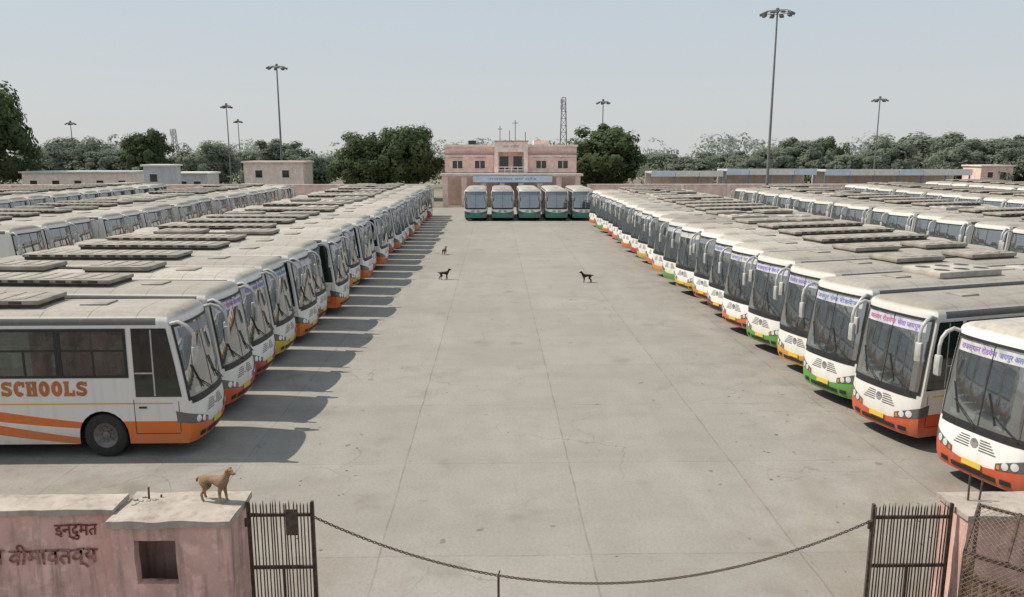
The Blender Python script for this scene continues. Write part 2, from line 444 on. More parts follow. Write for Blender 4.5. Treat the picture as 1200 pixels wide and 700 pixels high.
    ROOFS['pod'] = mb.mesh('roof_unit', [M['rooflight'], M['roofside']], 40)
    mb = MB()
    for a, c in ((-5.9, -3.6), (-9.5, -7.2)):
        mb.box(a, c, -.70, .70, 3.33, 3.47, 0, .05); mb.box(a+.05, c-.05, -.62, .62, 3.27, 3.332, 1)
        for k in range(4): mb.box(a+.2+k*.48, a+.5+k*.48, -.52, .52, 3.467, 3.485, 0)
    mb.box(-7.25, -5.85, -.06, .06, 3.275, 3.35, 1)
    ROOFS['twin'] = mb.mesh('roof_unit', [M['roofbox'], M['roofside']], 40)
    link_mesh('roof_unit', ROOFS['rack'], b)
    mb = MB(); mb.box(-2.95, -2.3, -.33, .33, 3.275, 3.34, 0, .025); mb.build('roof_hatch', M['roofbox'], b, 40)
    mb = MB(); mb.grid(8, 4, lambda u, v: Vector((-L-.07, (1-2*u)*.95, 1.9+.8*v))); mb.build('rear_window', M['dark_glass'], b)
    return b

PAL = {'orange': (.66, .15, .02), 'red orange': (.58, .085, .018), 'red': (.46, .03, .025), 'green': (.09, .33, .04), 'amber': (.70, .29, .02),
       'yellow': (.62, .42, .04), 'maroon': (.22, .02, .025), 'teal': (.03, .22, .17), 'blue': (.04, .09, .30)}
ORD = ['first', 'second', 'third', 'fourth', 'fifth', 'sixth', 'seventh', 'eighth', 'ninth', 'tenth', 'eleventh', 'twelfth', 'thirteenth', 'fourteenth', 'fifteenth', 'sixteenth', 'seventeenth', 'eighteenth', 'nineteenth', 'twentieth', 'twenty-first', 'twenty-second', 'twenty-third', 'twenty-fourth', 'twenty-fifth', 'twenty-sixth', 'twenty-seventh', 'twenty-eighth', 'twenty-ninth', 'thirtieth']
FULL = ()
MID = ('frame', 'wiper', 'steering_wheel', 'badge', 'number_plate', 'lens', 'turn_signal', 'handle', 'tail_light', 'rear_window', 'mirror_glass', 'rim', 'air_intake', 'fog_lamp', 'driver_seat', 'notice', 'window_divider')
LOW = MID+('seat', 'dashboard', 'door', 'wheel', 'grille', 'cowl_panel', 'destination_strip', 'curtain')
BOARD = [(.58, .56, .66), (.20, .21, .24), (.54, .54, .56), (.48, .48, .56), (.60, .58, .56), (.12, .13, .15)]
proto = make_bus((0, 0, 0), 0)
used = [False]
def bus(x, y, rot, col, alpha, label, group, skip=FULL, roof=None, wy=.885, board=None, wz=1.085, wx=.88):
    if roof is None: roof = random.choice(['rack', 'rack', 'rack', 'rack', 'rack', 'twin', 'twin', 'pod'])
    if not used[0]: b = proto; used[0] = True
    else:
        sk = tuple(skip)+(('roof_unit',) if roof == 'none' else ())
        b = dup(proto, None, sk)
    b.location = (x, y, 0); b.rotation_euler = (0, 0, R(rot)); b.scale = (wx, wy, wz)
    tag(b, label, 'bus', group)
    for ch in KIDS[b.name]:
        nm = ch.name.split('.')[0]
        if nm == 'body': ch.color = (*PAL[col], alpha)
        if nm == 'roof_unit' and roof != 'none':
            ch.data = ROOFS[roof]
            if b is not proto: ch.location.x = random.uniform(-.25, .15)
        if nm == 'windscreen':
            for g in KIDS.get(ch.name, []):
                if g.name.split('.')[0] == 'destination_strip': g.color = (*(BOARD[board] if board is not None else random.choice(BOARD)), 1)
    return b
def strip_of(b):
    for ch in KIDS[b.name]:
        if ch.name.startswith('windscreen'): return ch

lcols = ['orange', 'red orange', 'red', 'yellow', 'orange', 'red', 'orange', 'red', 'amber', 'orange', 'red orange', 'orange', 'amber', 'red', 'orange', 'green', 'orange', 'red', 'orange', 'amber', 'red', 'orange', 'green', 'orange', 'red', 'orange', 'red']
left = []
for i, c in enumerate(lcols):
    dx = 0 if i == 0 else random.uniform(-.28, .22)
    rot = 0 if i == 0 else -3+random.uniform(-1.6, 1.6)
    lab = ('white coach with orange skirt and SCHOOLS lettering on its side, nearest on the left' if i == 0 else
           f'white coach with {c} skirt, {ORD[i]} from the near end of the left front row')
    left.append(bus(-6.98+dx, 18.50+2.7*i, rot, c, 1., lab, 'buses in the left front row', FULL if i < 9 else MID, roof='rack' if i in (0, 1, 3, 4) else ('twin' if i == 2 else None), board=(1, 0, 3, 2)[i] if i < 4 else None, wx=1. if i == 0 else .9, wz=1.07))
rcols = ['red orange', 'red orange', 'green', 'amber', 'green', 'orange', 'maroon', 'orange', 'yellow', 'green', 'amber', 'orange', 'yellow', 'red', 'orange', 'teal', 'orange', 'red', 'orange', 'green', 'red', 'orange']
right = []
for i, c in enumerate(rcols):
    x, y = (10.06, 15.10) if i == 0 else (9.60+random.uniform(-.15, .15), 18.33+2.86*(i-1))
    lab = f'white coach with {c} skirt, {ORD[i]} from the near end of the right front row'
    if i == 0: lab = 'white coach with red orange skirt, nearest on the right beside the gate'
    right.append(bus(x, y, 180+16+random.uniform(-1.2, 1.2), c, 1., lab, 'buses in the right front row', FULL if i < 9 else MID, roof='none' if i in (0, 1) else ('pod' if i == 2 else None), wy=.905, board=(4, 0, 2, 3, 0, 4, 2)[i] if i < 7 else None))
ends = ['leftmost', 'second from left', 'middle one', 'second from right', 'rightmost']
for i in range(5):
    bus(-2.05+2.88*i, 82.0, -90, 'teal', .80, f'white coach with teal green skirt at the far end, facing the camera, {ends[i]}', 'buses across the far end', MID, roof='none', wy=.97, board=1, wz=1.03)
def row(n, x, y0, dy, rot, side, rname):
    for i in range(n):
        c = random.choice(['orange', 'red', 'green', 'amber', 'teal', 'blue'])
        bus(x+random.uniform(-.3, .3), y0+dy*i, rot+random.uniform(-1.5, 1.5), c, 1. if random.random() < .7 else .7,
            f'coach standing {ORD[i]} from the near end of the {rname} row back on the {side}', f'buses in the {rname} row on the {side}', LOW, wx=.84)
row(19, -22.8, 38.5, 2.75, -6, 'left', 'second')
row(14, -38.5, 56, 2.78, -6, 'left', 'third')
row(16, 25.3, 36.5, 2.86, 196, 'right', 'second')
row(13, 40.5, 54, 2.86, 196, 'right', 'third')
row(10, 55.5, 72, 2.86, 196, 'right', 'fourth')

# heavy slab lettering along the side of the near left coach
def slab_letters():
    mb = MB(); H, W, S = .335, .252, .096; x = -4.52
    def P(x_, z_, o=.008): return Sp(x_, 1.43+z_, -1, o)
    def ribbon(pts, wd, o):
        n = len(pts); l = []; r = []
        for i, (a, b) in enumerate(pts):
            p, q = pts[max(0, i-1)], pts[min(n-1, i+1)]; dx, dz = q[0]-p[0], q[1]-p[1]; m = math.hypot(dx, dz)
            nx, nz = -dz/m*wd/2, dx/m*wd/2; l.append(P(a+nx, b+nz, o)); r.append(P(a-nx, b-nz, o))
        mb.add(l+r, [(i, n+i, n+i+1, i+1) for i in range(n-1)])
    def rect(a, b, c, d, o=.008): mb.add([P(a, c, o), P(b, c, o), P(b, d, o), P(a, d, o)], [(0, 1, 2, 3)])
    arc = lambda cx, cz, rx, rz, a0, a1, n=16: [(cx+rx*math.cos(R(a0+(a1-a0)*k/n)), cz+rz*math.sin(R(a0+(a1-a0)*k/n))) for k in range(n+1)]
    for ch in 'SCHOOLS':
        cx = x+W/2
        if ch == 'S':
            ribbon(arc(cx, .232, W/2-S/2, .060, 25, 270)+arc(cx, .100, W/2-S/2, .062, 85, -155)[1:], S*.85, .008)
            rect(x+W-.05, x+W, .225, .325, .010); rect(x, x+.05, .012, .110, .010)
        elif ch == 'C':
            ribbon(arc(cx, H/2, W/2-S/2, H/2-S/2+.008, 42, 318, 22), S, .008); rect(x+W-.055, x+W, .205, .325, .010)
        elif ch == 'O': ribbon(arc(cx, H/2, W/2-S/2, H/2-S/2+.008, 0, 360, 28), S, .008)
        elif ch == 'H':
            for a in (x+.012, x+W-.012-S): rect(a, a+S, 0, H); rect(a-.016, a+S+.010, 0, .048, .010); rect(a-.016, a+S+.010, H-.048, H, .010)
            rect(x+.08, x+W-.08, H/2-.035, H/2+.035, .0095)
        elif ch == 'L':
            rect(x+.018, x+.018+S, 0, H); rect(x, x+W, 0, .075, .010); rect(x+W-.05, x+W, .0, .135, .012); rect(x, x+.132, H-.048, H, .010)
        x += W+.036
    return mb.mesh('side_lettering', M['letter_orange'])
link_mesh('side_lettering', slab_letters(), left[0])
RJ, RD, JP, AL, SV = '\u0930\u093e\u091c\u0938\u094d\u0925\u093e\u0928', '\u0930\u094b\u0921\u0935\u0947\u091c', '\u091c\u092f\u092a\u0941\u0930', '\u0905\u0932\u0935\u0930', '\u0938\u0947\u0935\u093e'
rstrips = [((RJ+' '+RD, 'letter_purple'), (JP+' '+AL, 'letter_blue')), ((AL+' '+RD, 'letter_red'), (SV+' '+JP, 'letter_purple')), ((JP+' '+SV, 'letter_blue'), (RD, 'letter_blue')), ((RD+' '+AL, 'letter_purple'), (SV, 'letter_blue')), ((RJ, 'letter_purple'), (SV+' '+RD, 'letter_blue')), ((JP, 'letter_blue'), (AL, 'letter_purple')), ((RD, 'letter_blue'), (AL, 'letter_purple'))]
def strip_text(b, items):
    for (t, m), c0, w in zip(items, (-.42, .50), (1.0, .72)):
        me = text_mesh('strip_lettering', t, .15, M[m], lambda u, v: Fp((u+c0)/Yo(2.79), 2.785+v, .020), .003, w)
        link_mesh('strip_lettering', me, strip_of(b))
for i in range(7): strip_text(right[i], rstrips[i])
for i, k in ((1, 1), (2, 3), (3, 2)): strip_text(left[i], rstrips[k])

# ------------------------------------------------------------------ ground
def ground_mat():
    g = G('dusty_concrete'); co = g.coord(); x, y, z = g.sep(co)
    n1 = g.noise(co, .16, 6, .6); n2 = g.noise(co, 1.1, 6, .65); n3 = g.noise(co, 14, 4, .6); n4 = g.noise(g.scale(co, (.8, .12, 1)), .7, 5, .6); n5 = g.noise(g.scale(co, (.25, 1., 1)), .45, 5, .6)
    c = g.mix(g.rng(n1, .3, .7), (.255, .233, .203), (.305, .281, .247))
    c = g.mix(g.math('MULTIPLY', g.rng(n2, .42, .72), .38), c, (.198, .177, .151))
    c = g.mix(g.math('MULTIPLY', g.rng(n4, .5, .75), .45), c, (.348, .323, .286))
    c = g.mix(g.math('MULTIPLY', g.rng(n5, .5, .7), .34), c, (.198, .179, .155))
    c = g.mix(g.math('MULTIPLY', g.rng(n3, .45, .7), .28), c, (.163, .145, .123))
    wob = g.math('MULTIPLY', g.math('SUBTRACT', g.noise(co, .6, 3), .5), .10)
    jx = g.math('PINGPONG', g.math('ADD', g.math('ADD', x, 2.1+38), wob), 1.9)
    jy = g.math('PINGPONG', g.math('ADD', g.math('ADD', y, -16.9+84), wob), 2.1)
    j = g.math('MAXIMUM', g.math('LESS_THAN', jx, .018), g.math('MULTIPLY', g.math('LESS_THAN', jy, .02), .6))
    c = g.mix(g.math('MULTIPLY', j, g.rng(n2, .35, .65, .15, .65)), c, (.12, .10, .082))
    wn = g.nt.nodes.new('ShaderNodeTexWhiteNoise'); wn.noise_dimensions = '2D'
    cb = g.nt.nodes.new('ShaderNodeCombineXYZ')
    g.put(cb.inputs[0], g.math('FLOOR', g.math('DIVIDE', g.math('ADD', g.math('ADD', x, 2.1+38), wob), 3.8))); g.put(cb.inputs[1], g.math('FLOOR', g.math('DIVIDE', g.math('ADD', g.math('ADD', y, -16.9+84), wob), 4.2)))
    g.put(wn.inputs[0], cb.outputs[0])
    c = g.mix(g.rng(wn.outputs[0], 0., 1., 0., .11), c, (.13, .115, .10))
    vo = g.nt.nodes.new('ShaderNodeTexVoronoi'); vo.feature = 'DISTANCE_TO_EDGE'; vo.inputs['Scale'].default_value = .33
    mp = g.nt.nodes.new('ShaderNodeVectorMath'); mp.operation = 'ADD'
    nz = g.nt.nodes.new('ShaderNodeTexNoise'); nz.inputs['Scale'].default_value = .9; nz.inputs['Detail'].default_value = 6; g.put(nz.inputs['Vector'], co)
    g.put(mp.inputs[0], co); g.put(mp.inputs[1], nz.outputs['Color']); g.put(vo.inputs['Vector'], mp.outputs[0])
    cr = g.math('MULTIPLY', g.math('LESS_THAN', vo.outputs['Distance'], .004), g.rng(n1, .47, .56))
    c = g.mix(g.math('MULTIPLY', cr, .4), c, (.12, .10, .085))
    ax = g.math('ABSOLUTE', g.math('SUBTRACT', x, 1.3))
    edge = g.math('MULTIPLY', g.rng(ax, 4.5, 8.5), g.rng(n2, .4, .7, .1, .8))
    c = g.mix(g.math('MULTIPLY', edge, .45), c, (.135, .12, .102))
    sp = g.noise(co, .55, 3, .5); sp2 = g.noise(co, 2.3, 2, .5)
    c = g.mix(g.math('MULTIPLY', g.rng(sp, .62, .74), .34), c, (.13, .115, .10))
    c = g.mix(g.math('MULTIPLY', g.rng(sp2, .71, .75), .55), c, (.09, .08, .07))
    near = g.math('MULTIPLY', g.rng(y, 17., 11.), g.rng(n2, .35, .65))
    side = g.rng(ax, 2.5, 6.)
    c = g.mix(g.math('MULTIPLY', g.math('MULTIPLY', near, side), .75), c, (.20, .152, .108))
    g.set(Base_Color=c, Roughness=.92); g.bump(g.math('ADD', n3, n2), .4, .03)
    return g.m
def plane(name, x0, x1, y0, y1, z, m):
    mb = MB(); mb.add([(x0, y0, z), (x1, y0, z), (x1, y1, z), (x0, y1, z)], [(0, 1, 2, 3)])
    o = mb.build(name, m); o['kind'] = 'structure'; return o
ge = G('dry_earth'); n1 = ge.noise(ge.coord(), .05, 6); ge.set(Base_Color=ge.mix(ge.rng(n1, .3, .7), (.14, .13, .085), (.22, .19, .14)), Roughness=.95)
plane('ground', -900, 900, -100, 1500, -.006, ge.m)
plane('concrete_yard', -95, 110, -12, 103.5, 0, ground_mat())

# ------------------------------------------------------------------ gate end
PINK = plaster('pink_lime_plaster', (.60, .375, .325), (.17, .115, .10), .85, .6)
CAP = plaster('weathered_cement_top', (.38, .325, .275), (.15, .12, .095), .6)
RUST = simple('rusty_iron', (.078, .050, .038), .85, .5, 14)
RUST2 = simple('rusty_wire', (.17, .125, .09), .9, .4, 14)
RUST3 = simple('dull_rust_slats', (.20, .128, .082), .9, .4, 9)
def faded(name, col, wallc, a=.45):
    g = G(name); co = g.coord(); n = g.noise(co, 9, 5, .7)
    g.set(Base_Color=g.mix(g.rng(n, a, a+.22), col, wallc), Roughness=.9); return g.m
SIGN = faded('faded_maroon_paint', (.17, .055, .042), (.40, .20, .17), .42); SIGN2 = faded('dark_red_paint', (.17, .035, .035), (.34, .15, .13), .52)

def rough_box(mb, x0, x1, y0, y1, z0, z1, mi=0, amp=.012, n=(10, 3, 8)):
    def jit(p):
        q = Vector(p)*2.7; return Vector(p)+Vector((noise.noise(q), noise.noise(q+Vector((9, 3, 1))), noise.noise(q+Vector((2, 8, 5)))))*amp
    X = lambda u: x0+(x1-x0)*u; Y = lambda u: y0+(y1-y0)*u; Z = lambda u: z0+(z1-z0)*u
    mb.grid(n[0], n[2], lambda u, v: jit((X(u), y0, Z(v))), mi); mb.grid(n[0], n[2], lambda u, v: jit((X(1-u), y1, Z(v))), mi)
    mb.grid(n[1], n[2], lambda u, v: jit((x1, Y(u), Z(v))), mi); mb.grid(n[1], n[2], lambda u, v: jit((x0, Y(1-u), Z(v))), mi)
    mb.grid(n[0], n[1], lambda u, v: jit((X(u), Y(v), z1)), mi); mb.grid(n[0], n[1], lambda u, v: jit((X(u), Y(1-v), z0)), mi)

gw = thing('gate_wall', 'stained pink boundary wall with painted lettering left of the guard booth', 'wall', (-9, 10.2, 0))
mb = MB(); rough_box(mb, -6, 3.72, -.16, .24, 0, 2.18, n=(60, 3, 14)); mb.build('wall_face', PINK, gw, 40, weld=.001)
mb = MB(); rough_box(mb, -6, 3.70, -.21, .29, 2.183, 2.27, n=(60, 4, 2), amp=.02); mb.build('coping', CAP, gw, 40, weld=.001)
def wtext(t, size, cx, cz, w, mat, off=.0):
    def wob(u, v):
        return Vector((cx+u+.022*noise.noise(Vector((u*5, v*5, 1)))+.05*v, -.178, cz+v*(1+.12*noise.noise(Vector((u*2.5, 3, 2))))+.035*noise.noise(Vector((u*3.3, v*2, 4)))+.02*u))
    me = text_mesh('wall_lettering', t, size, mat, wob, off, w)
    link_mesh('wall_lettering', me, gw)
wtext('\u093e', .34, 2.06, 1.55, .16, SIGN, .004)
wtext('\u0935\u0940\u092e\u093e\u0935\u0924\u0935\u094d\u092f', .34, 2.80, 1.55, 1.24, SIGN, .004)
wtext('\u0907\u0928\u094d\u0926\u0941\u092e\u0924', .25, 3.16, 1.96, .60, SIGN2, .004)

gb = thing('guard_booth', 'small pink guard booth with dark square opening and a dog on its roof', 'booth', (-4.45, 10.2, 0))
mb = MB()
x0, x1, y0, y1 = -.80, .79, -.4, .42; ox0, ox1, oz0, oz1 = -.50, .06, 1.25, 1.90
rough_box(mb, x0, ox0, y0, y0+.14, 0, 2.1, n=(4, 2, 24), amp=.016); rough_box(mb, ox1, x1, y0, y0+.14, 0, 2.1, n=(6, 2, 24), amp=.016)
rough_box(mb, ox0, ox1, y0+.002, y0+.138, 0, oz0, n=(8, 2, 8), amp=.016); rough_box(mb, ox0, ox1, y0+.002, y0+.138, oz1, 2.1, n=(8, 2, 2), amp=.016)
rough_box(mb, x0, x0+.14, y0+.14, y1, 0, 2.1, n=(2, 5, 8), amp=.006); rough_box(mb, x1-.14, x1, y0+.14, y1, 0, 2.1, n=(2, 5, 8), amp=.006)
rough_box(mb, x0+.14, x1-.14, y1-.14, y1, 0, 2.1, n=(6, 2, 8), amp=.006)
mb.build('wall', PINK, gb, 40)
mb = MB(); rough_box(mb, x0-.03, x1+.05, y0-.05, y1+.06, 2.103, 2.205, n=(24, 10, 2), amp=.026); mb.build('roof', CAP, gb, 40, weld=.001)
mb = MB()
for (px, py, h) in ((-.55, .25, .2), (-.40, .3, .06)): mb.tube([(px, py, 2.19), (px+.01, py, 2.19+h)], .014, 6)
mb.build('rod_stubs', RUST, gb)
mb = MB()
for k in range(9):
    a, b_ = random.uniform(-.75, -.35), random.uniform(.05, .4); s = random.uniform(.01, .025)
    mb.box(a-s*1.6, a+s, b_-s, b_+s, 2.2, 2.205+s, 0, s*.3)
mb.build('roof_rubble', CAP, gb)

def gate(name, label, x0, x1, y, zt, plate):
    g = thing(name, label, 'gate', (x0, y, 0))
    w = x1-x0
    mb = MB()
    for z in (.12, 1.15, zt-.25): mb.box(.04, w-.04, -.018, .018, z, z+.045)
    mb.box(0, .04, -.022, .022, .05, zt-.02); mb.box(w-.04, w, -.022, .022, .05, zt-.02)
    mb.box(w*.5-.018, w*.5+.018, -.017, .017, .165, 1.15)
    mb.build('frame', RUST, g)
    mb = MB(); n = int(w/.046)
    for k in range(1, n):
        x = w*k/n+random.uniform(-.005, .005); lean = random.uniform(-.012, .012)
        mb.tube([(x, -.03, .08), (x+lean, -.03, zt-.07), (x+lean, -.03, zt+random.uniform(-.04, .03))], [.0098, .0098, .002], 6)
    mb.build('bars', RUST, g)
    if plate:
        mb = MB(); mb.box(plate, plate+.17, -.06, -.046, zt-.52, zt-.12, 0, .004); mb.build('lock_plate', RUST, g)
    mb = MB()
    for z in (.4, zt-.4): mb.tube([(-.02, 0, z), (-.02, 0, z+.12)], .025, 8)
    mb.build('hinges', RUST, g)
    return g
gate('iron_gate', 'narrow rusty spiked gate leaf beside the guard booth', -3.58, -2.62, 10.35, 2.22, .56)
gate('iron_gate', 'narrow rusty spiked gate leaf beside the wire cage', 5.42, 6.60, 10.2, 2.16, 0)

gp = thing('gate_pillar', 'pink plastered pillar with two rods on top at the right gate leaf', 'pillar', (7.42, 10.3, 0))
mb = MB(); rough_box(mb, -.74, 2.6, -.35, .35, 0, 2.0, n=(20, 4, 12)); mb.build('shaft', PINK, gp, 40, weld=.001)
mb = MB(); rough_box(mb, -.78, 2.62, -.39, .39, 2.003, 2.08, n=(20, 6, 2), amp=.015); mb.build('cap', CAP, gp, 40, weld=.001)
mb = MB(); mb.tube([(-.48, .1, 2.06), (-.49, .1, 2.50)], .014, 6); mb.tube([(-.30, .12, 2.06), (-.28, .12, 2.40)], .014, 6); mb.build('rods', RUST, gp)

cg = thing('wire_cage', 'rusty wire mesh cage with sloping lid in front of the right pillar', 'cage', (6.70, 9.05, 0), R(-43))
mb = MB(); W_, D_ = .47, .33; ZB, ZF = 2.42, 2.00
for sx in (-1, 1):
    for sy in (-1, 1): mb.box(sx*W_-.02, sx*W_+.02, sy*D_-.02, sy*D_+.02, 0, ZB-.01 if sy > 0 else ZF-.01)
for z in (.6, 1.62):
    for sy in (-1, 1): mb.box(-W_+.02, W_-.02, sy*D_-.013, sy*D_+.013, z, z+.03)
    for sx in (-1, 1): mb.box(sx*W_-.013, sx*W_+.013, -D_+.02, D_-.02, z, z+.03)
mb.box(-W_+.02, W_-.02, D_-.015, D_+.015, ZB-.045, ZB-.01); mb.box(-W_+.02, W_-.02, -D_-.015, -D_+.015, ZF-.045, ZF-.01)
for xx in (-W_, 0, W_): mb.tube([(xx, -D_, ZF), (xx, D_, ZB)], .02, 6)
mb.build('frame', RUST, cg)
mb = MB()
for k in range(9):
    x = -W_+.06+k*(2*W_-.12)/8; mb.box(x-.030, x+.030, -D_+.014, -D_+.024, .62, 1.70)
for k in range(6):
    y = -D_+.07+k*(2*D_-.14)/5; mb.box(-W_+.014, -W_+.024, y-.030, y+.030, .62, 1.70)
mb.build('slats', RUST3, cg)
mb = MB()
def wires(o, u, v, step=.07, r=.0036):
    o, u, v = Vector(o), Vector(u), Vector(v); lu, lv = u.length, v.length; d = step
    du, dv = u/lu, v/lv
    k = -lv
    while k < lu:
        for sgn in (1, -1):
            a0 = max(0, -k); a1 = min(lv, lu-k)
            if a1 > a0:
                if sgn > 0: p, q = o+du*(k+a0)+dv*a0, o+du*(k+a1)+dv*a1
                else: p, q = o+u-du*(k+a0)+dv*a0, o+u-du*(k+a1)+dv*a1
                mb.tube([p, q], r, 4, cap=False)
        k += d
wires((-W_, -D_-.02, 1.3), (2*W_, 0, 0), (0, 0, ZF-1.3))
wires((-W_, -D_, ZF+.01), (2*W_, 0, 0), (0, 2*D_, ZB-ZF))
wires((-W_-.02, -D_, 1.3), (0, 2*D_, 0), (0, 0, ZF-1.3))
mb.build('wire_mesh', RUST2, cg)

# chain and the rod that holds it up
mb = MB(); A = Vector((-2.62, 10.3, 1.98)); B = Vector((5.42, 10.17, 1.9)); sag = 1.02
def cat(u): return A.lerp(B, u)-Vector((0, 0, sag*(1-(2*u-1)**2)))
N = 210
for k in range(N):
    p, q = cat(k/N), cat((k+1)/N); t = (q-p).normalized(); c = (p+q)/2; ln = (q-p).length*.62
    n = Vector((0, 1, 0)) if k % 2 else t.cross(Vector((0, 1, 0)))
    n = (n-t*n.dot(t)).normalized(); pts = []
    for a in range(11):
        an = 2*math.pi*a/10; pts.append(c+t*ln*math.cos(an)+n*.016*math.sin(an))
    mb.tube(pts, .0075, 5, cap=False)
tag(mb.build('chain', RUST, None, 60), 'rusty chain sagging across the gate opening between the two gate leaves', 'chain')
mb = MB(); cz = cat(.33).z
mb.tube([(.03, 10.3, 0), (.03, 10.3, cz-.02)], .018, 8); mb.tube([(.03, 10.3, cz-.02), (.05, 10.3, cz+.05)], .012, 6); mb.box(-.07, .13, 10.2, 10.4, 0, .04, 0, .01)
tag(mb.build('chain_post', RUST), 'thin iron rod holding up the middle of the gate chain', 'post')

# ------------------------------------------------------------------ dogs
def fur(name, col, patch, am):
    g = G(name); co = g.coord(); n = g.noise(co, 4.5, 3); n2 = g.noise(co, 45, 3, .7); x, y, z = g.sep(co)
    c = g.mix(g.math('MULTIPLY', g.rng(n, .48, .6), am), col, patch)
    c = g.mix(g.rng(z, .3, .05), c, tuple(min(1, k*1.4) for k in col))
    c = g.mix(g.math('MULTIPLY', g.rng(n2, .4, .7), .5), c, tuple(k*.5 for k in col))
    g.set(Base_Color=c, Roughness=.95); g.b.inputs['Specular IOR Level'].default_value = .15; g.bump(n2, 1., .03); return g.m
def dog_mesh(name, m, headturn=0., tailup=1., stride=0.):
    V = []; E = []; RR = []
    def add(p, r, par=None):
        V.append(p); RR.append(r)
        if par is not None: E.append((par, len(V)-1))
        return len(V)-1
    pel = add((-.26, 0, .50), .09); loin = add((-.12, 0, .505), .08, pel); mid = add((.03, 0, .49), .105, loin); chest = add((.18, 0, .475), .128, mid)
    nb = add((.255, 0, .57), .092, chest); nk = add((.305, 0, .66), .07, nb)
    ht = headturn
    hd = add((.36, ht*.02, .73), .072, nk); br = add((.41, ht*.05, .725), .058, hd); mz = add((.47, ht*.09, .70), .038, br); ns = add((.51, ht*.115, .694), .027, mz)
    for s in (-1, 1):
        e = add((.34, s*.062, .775), .026, hd); add((.36, s*.098, .76), .012, e)
        f = stride*s
        sh = add((.18, s*.075, .38), .062, chest); el = add((.15+.02*f, s*.085, .29), .045, sh); wr = add((.165+.06*f, s*.085, .145), .031, el); pw = add((.165+.08*f, s*.085, .036), .027, wr); add((.21+.08*f, s*.085, .024), .024, pw)
        hp = add((-.26, s*.07, .42), .084, pel); kn = add((-.19-.02*f, s*.088, .305), .058, hp); hk = add((-.325-.06*f, s*.088, .175), .031, kn); ft = add((-.305-.08*f, s*.088, .036), .027, hk); add((-.26-.08*f, s*.088, .024), .024, ft)
    t1 = add((-.36, 0, .52), .038, pel); t2 = add((-.43, .01, .50+.06*tailup), .033, t1); t3 = add((-.465, .02, .44+.17*tailup), .029, t2); add((-.47, .03, .36+.30*tailup), .016, t3)
    me = bpy.data.meshes.new('skeleton'); me.from_pydata(V, E, []); o = bpy.data.objects.new('skeleton', me); C.objects.link(o)
    sk = o.modifiers.new('Skin', 'SKIN'); sk.use_smooth_shade = True
    for i, r in enumerate(RR): me.skin_vertices[0].data[i].radius = (r, r)
    me.skin_vertices[0].data[0].use_root = True
    sb = o.modifiers.new('Sub', 'SUBSURF'); sb.levels = 2; sb.render_levels = 2
    bpy.context.view_layer.update()
    out = bpy.data.meshes.new_from_object(o.evaluated_get(bpy.context.evaluated_depsgraph_get()))
    bpy.data.objects.remove(o)
    zmin = min(v.co.z for v in out.vertices)
    for v in out.vertices: v.co.z -= zmin
    out.materials.clear(); out.materials.append(m); out.name = name
    for p in out.polygons: p.use_smooth = True
    return out, zmin
def dog(label, loc, rot, m, sc=1., ht=0., tu=1., st=0.):
    d = thing('dog', label, 'dog', loc, R(rot)); d.scale = (sc, sc, sc)
    me, zm = dog_mesh('dog_body', m, ht, tu, st); link_mesh('dog_body', me, d)
    for s in (-1, 1):
        mb = MB(); mb.box(.418, .434, ht*.05+s*.04-.008, ht*.05+s*.04+.008, .745-zm, .761-zm, 0, .004); mb.build('eye', M['black'], d)
    mb = MB(); mb.box(.521, .543, ht*.117-.014, ht*.117+.014, .692-zm, .716-zm, 0, .006); mb.build('nose', M['black'], d)
F1 = fur('tan_fur', (.34, .215, .12), (.44, .33, .22), .6); F2 = fur('dark_fur', (.035, .026, .02), (.10, .07, .05), .5); F3 = fur('brown_fur', (.14, .08, .045), (.25, .18, .12), .5)
dog('tan dog standing on the guard booth roof looking right', (-4.0, 10.36, 2.212), -14, F1, .66, -.5, .1, .35)
dog('dark dog walking in the yard near the left row of buses', (-2.9, 43.5, 0), 12, F2, .80, 0, .5, .8)
dog('dark dog standing in the yard near the right row of buses', (5.1, 42.3, 0), 185, F2, .82, 0, .2, .2)
dog('small brown dog farther back in the yard by the left buses', (-3.6, 54.5, 0), 70, F3, .75, 0, .6, .5)

# ------------------------------------------------------------------ buildings and walls
BP = plaster('building_pink', (.76, .545, .475), (.48, .37, .33), .3); BP2 = plaster('building_pink_light', (.80, .67, .60), (.50, .42, .37), .25)
MAR = simple('maroon_band', (.42, .23, .20), .8); WHT = simple('whitewash', (.74, .72, .68), .8, .12, 2); GREY = simple('grey_metal_sheet', (.48, .50, .51), .6, .15, 1)
BLUE = simple('blue_paint', (.14, .24, .40), .6); PALEBLUE = simple('pale_blue_panel', (.62, .70, .77), .6, .12, 1.)

def slab(parent, name, m, *bx):
    mb = MB()
    for b in bx: mb.box(*b)
    return mb.build(name, m, parent)
tb = thing('terminal_building', 'two storey pink bus station building behind the five far coaches', 'building', (2.25, 108, 0))
hw = 9.1
slab(tb, 'wall', BP, (-hw, -2.3, 0, 9, 0, 8.0), (2.3, hw, 0, 9, 0, 8.0), (-2.3, 2.3, .9, 9, 0, 8.0))
slab(tb, 'parapet', BP2, (-hw-.15, -2.3, -.2, 9.2, 8.003, 8.3), (2.3, hw+.15, -.2, 9.2, 8.003, 8.3))
slab(tb, 'cornice', MAR, (-hw-.25, -2.32, -.3, -.003, 7.0, 7.1), (2.32, hw+.25, -.3, -.003, 7.0, 7.1))
slab(tb, 'trim_band', BP2, (-hw-.05, -2.32, -.08, -.003, 4.55, 4.85), (2.32, hw+.05, -.08, -.003, 4.55, 4.85), (-hw-.05, -2.32, -.08, -.003, 6.62, 6.9), (2.32, hw+.05, -.08, -.003, 6.62, 6.9))
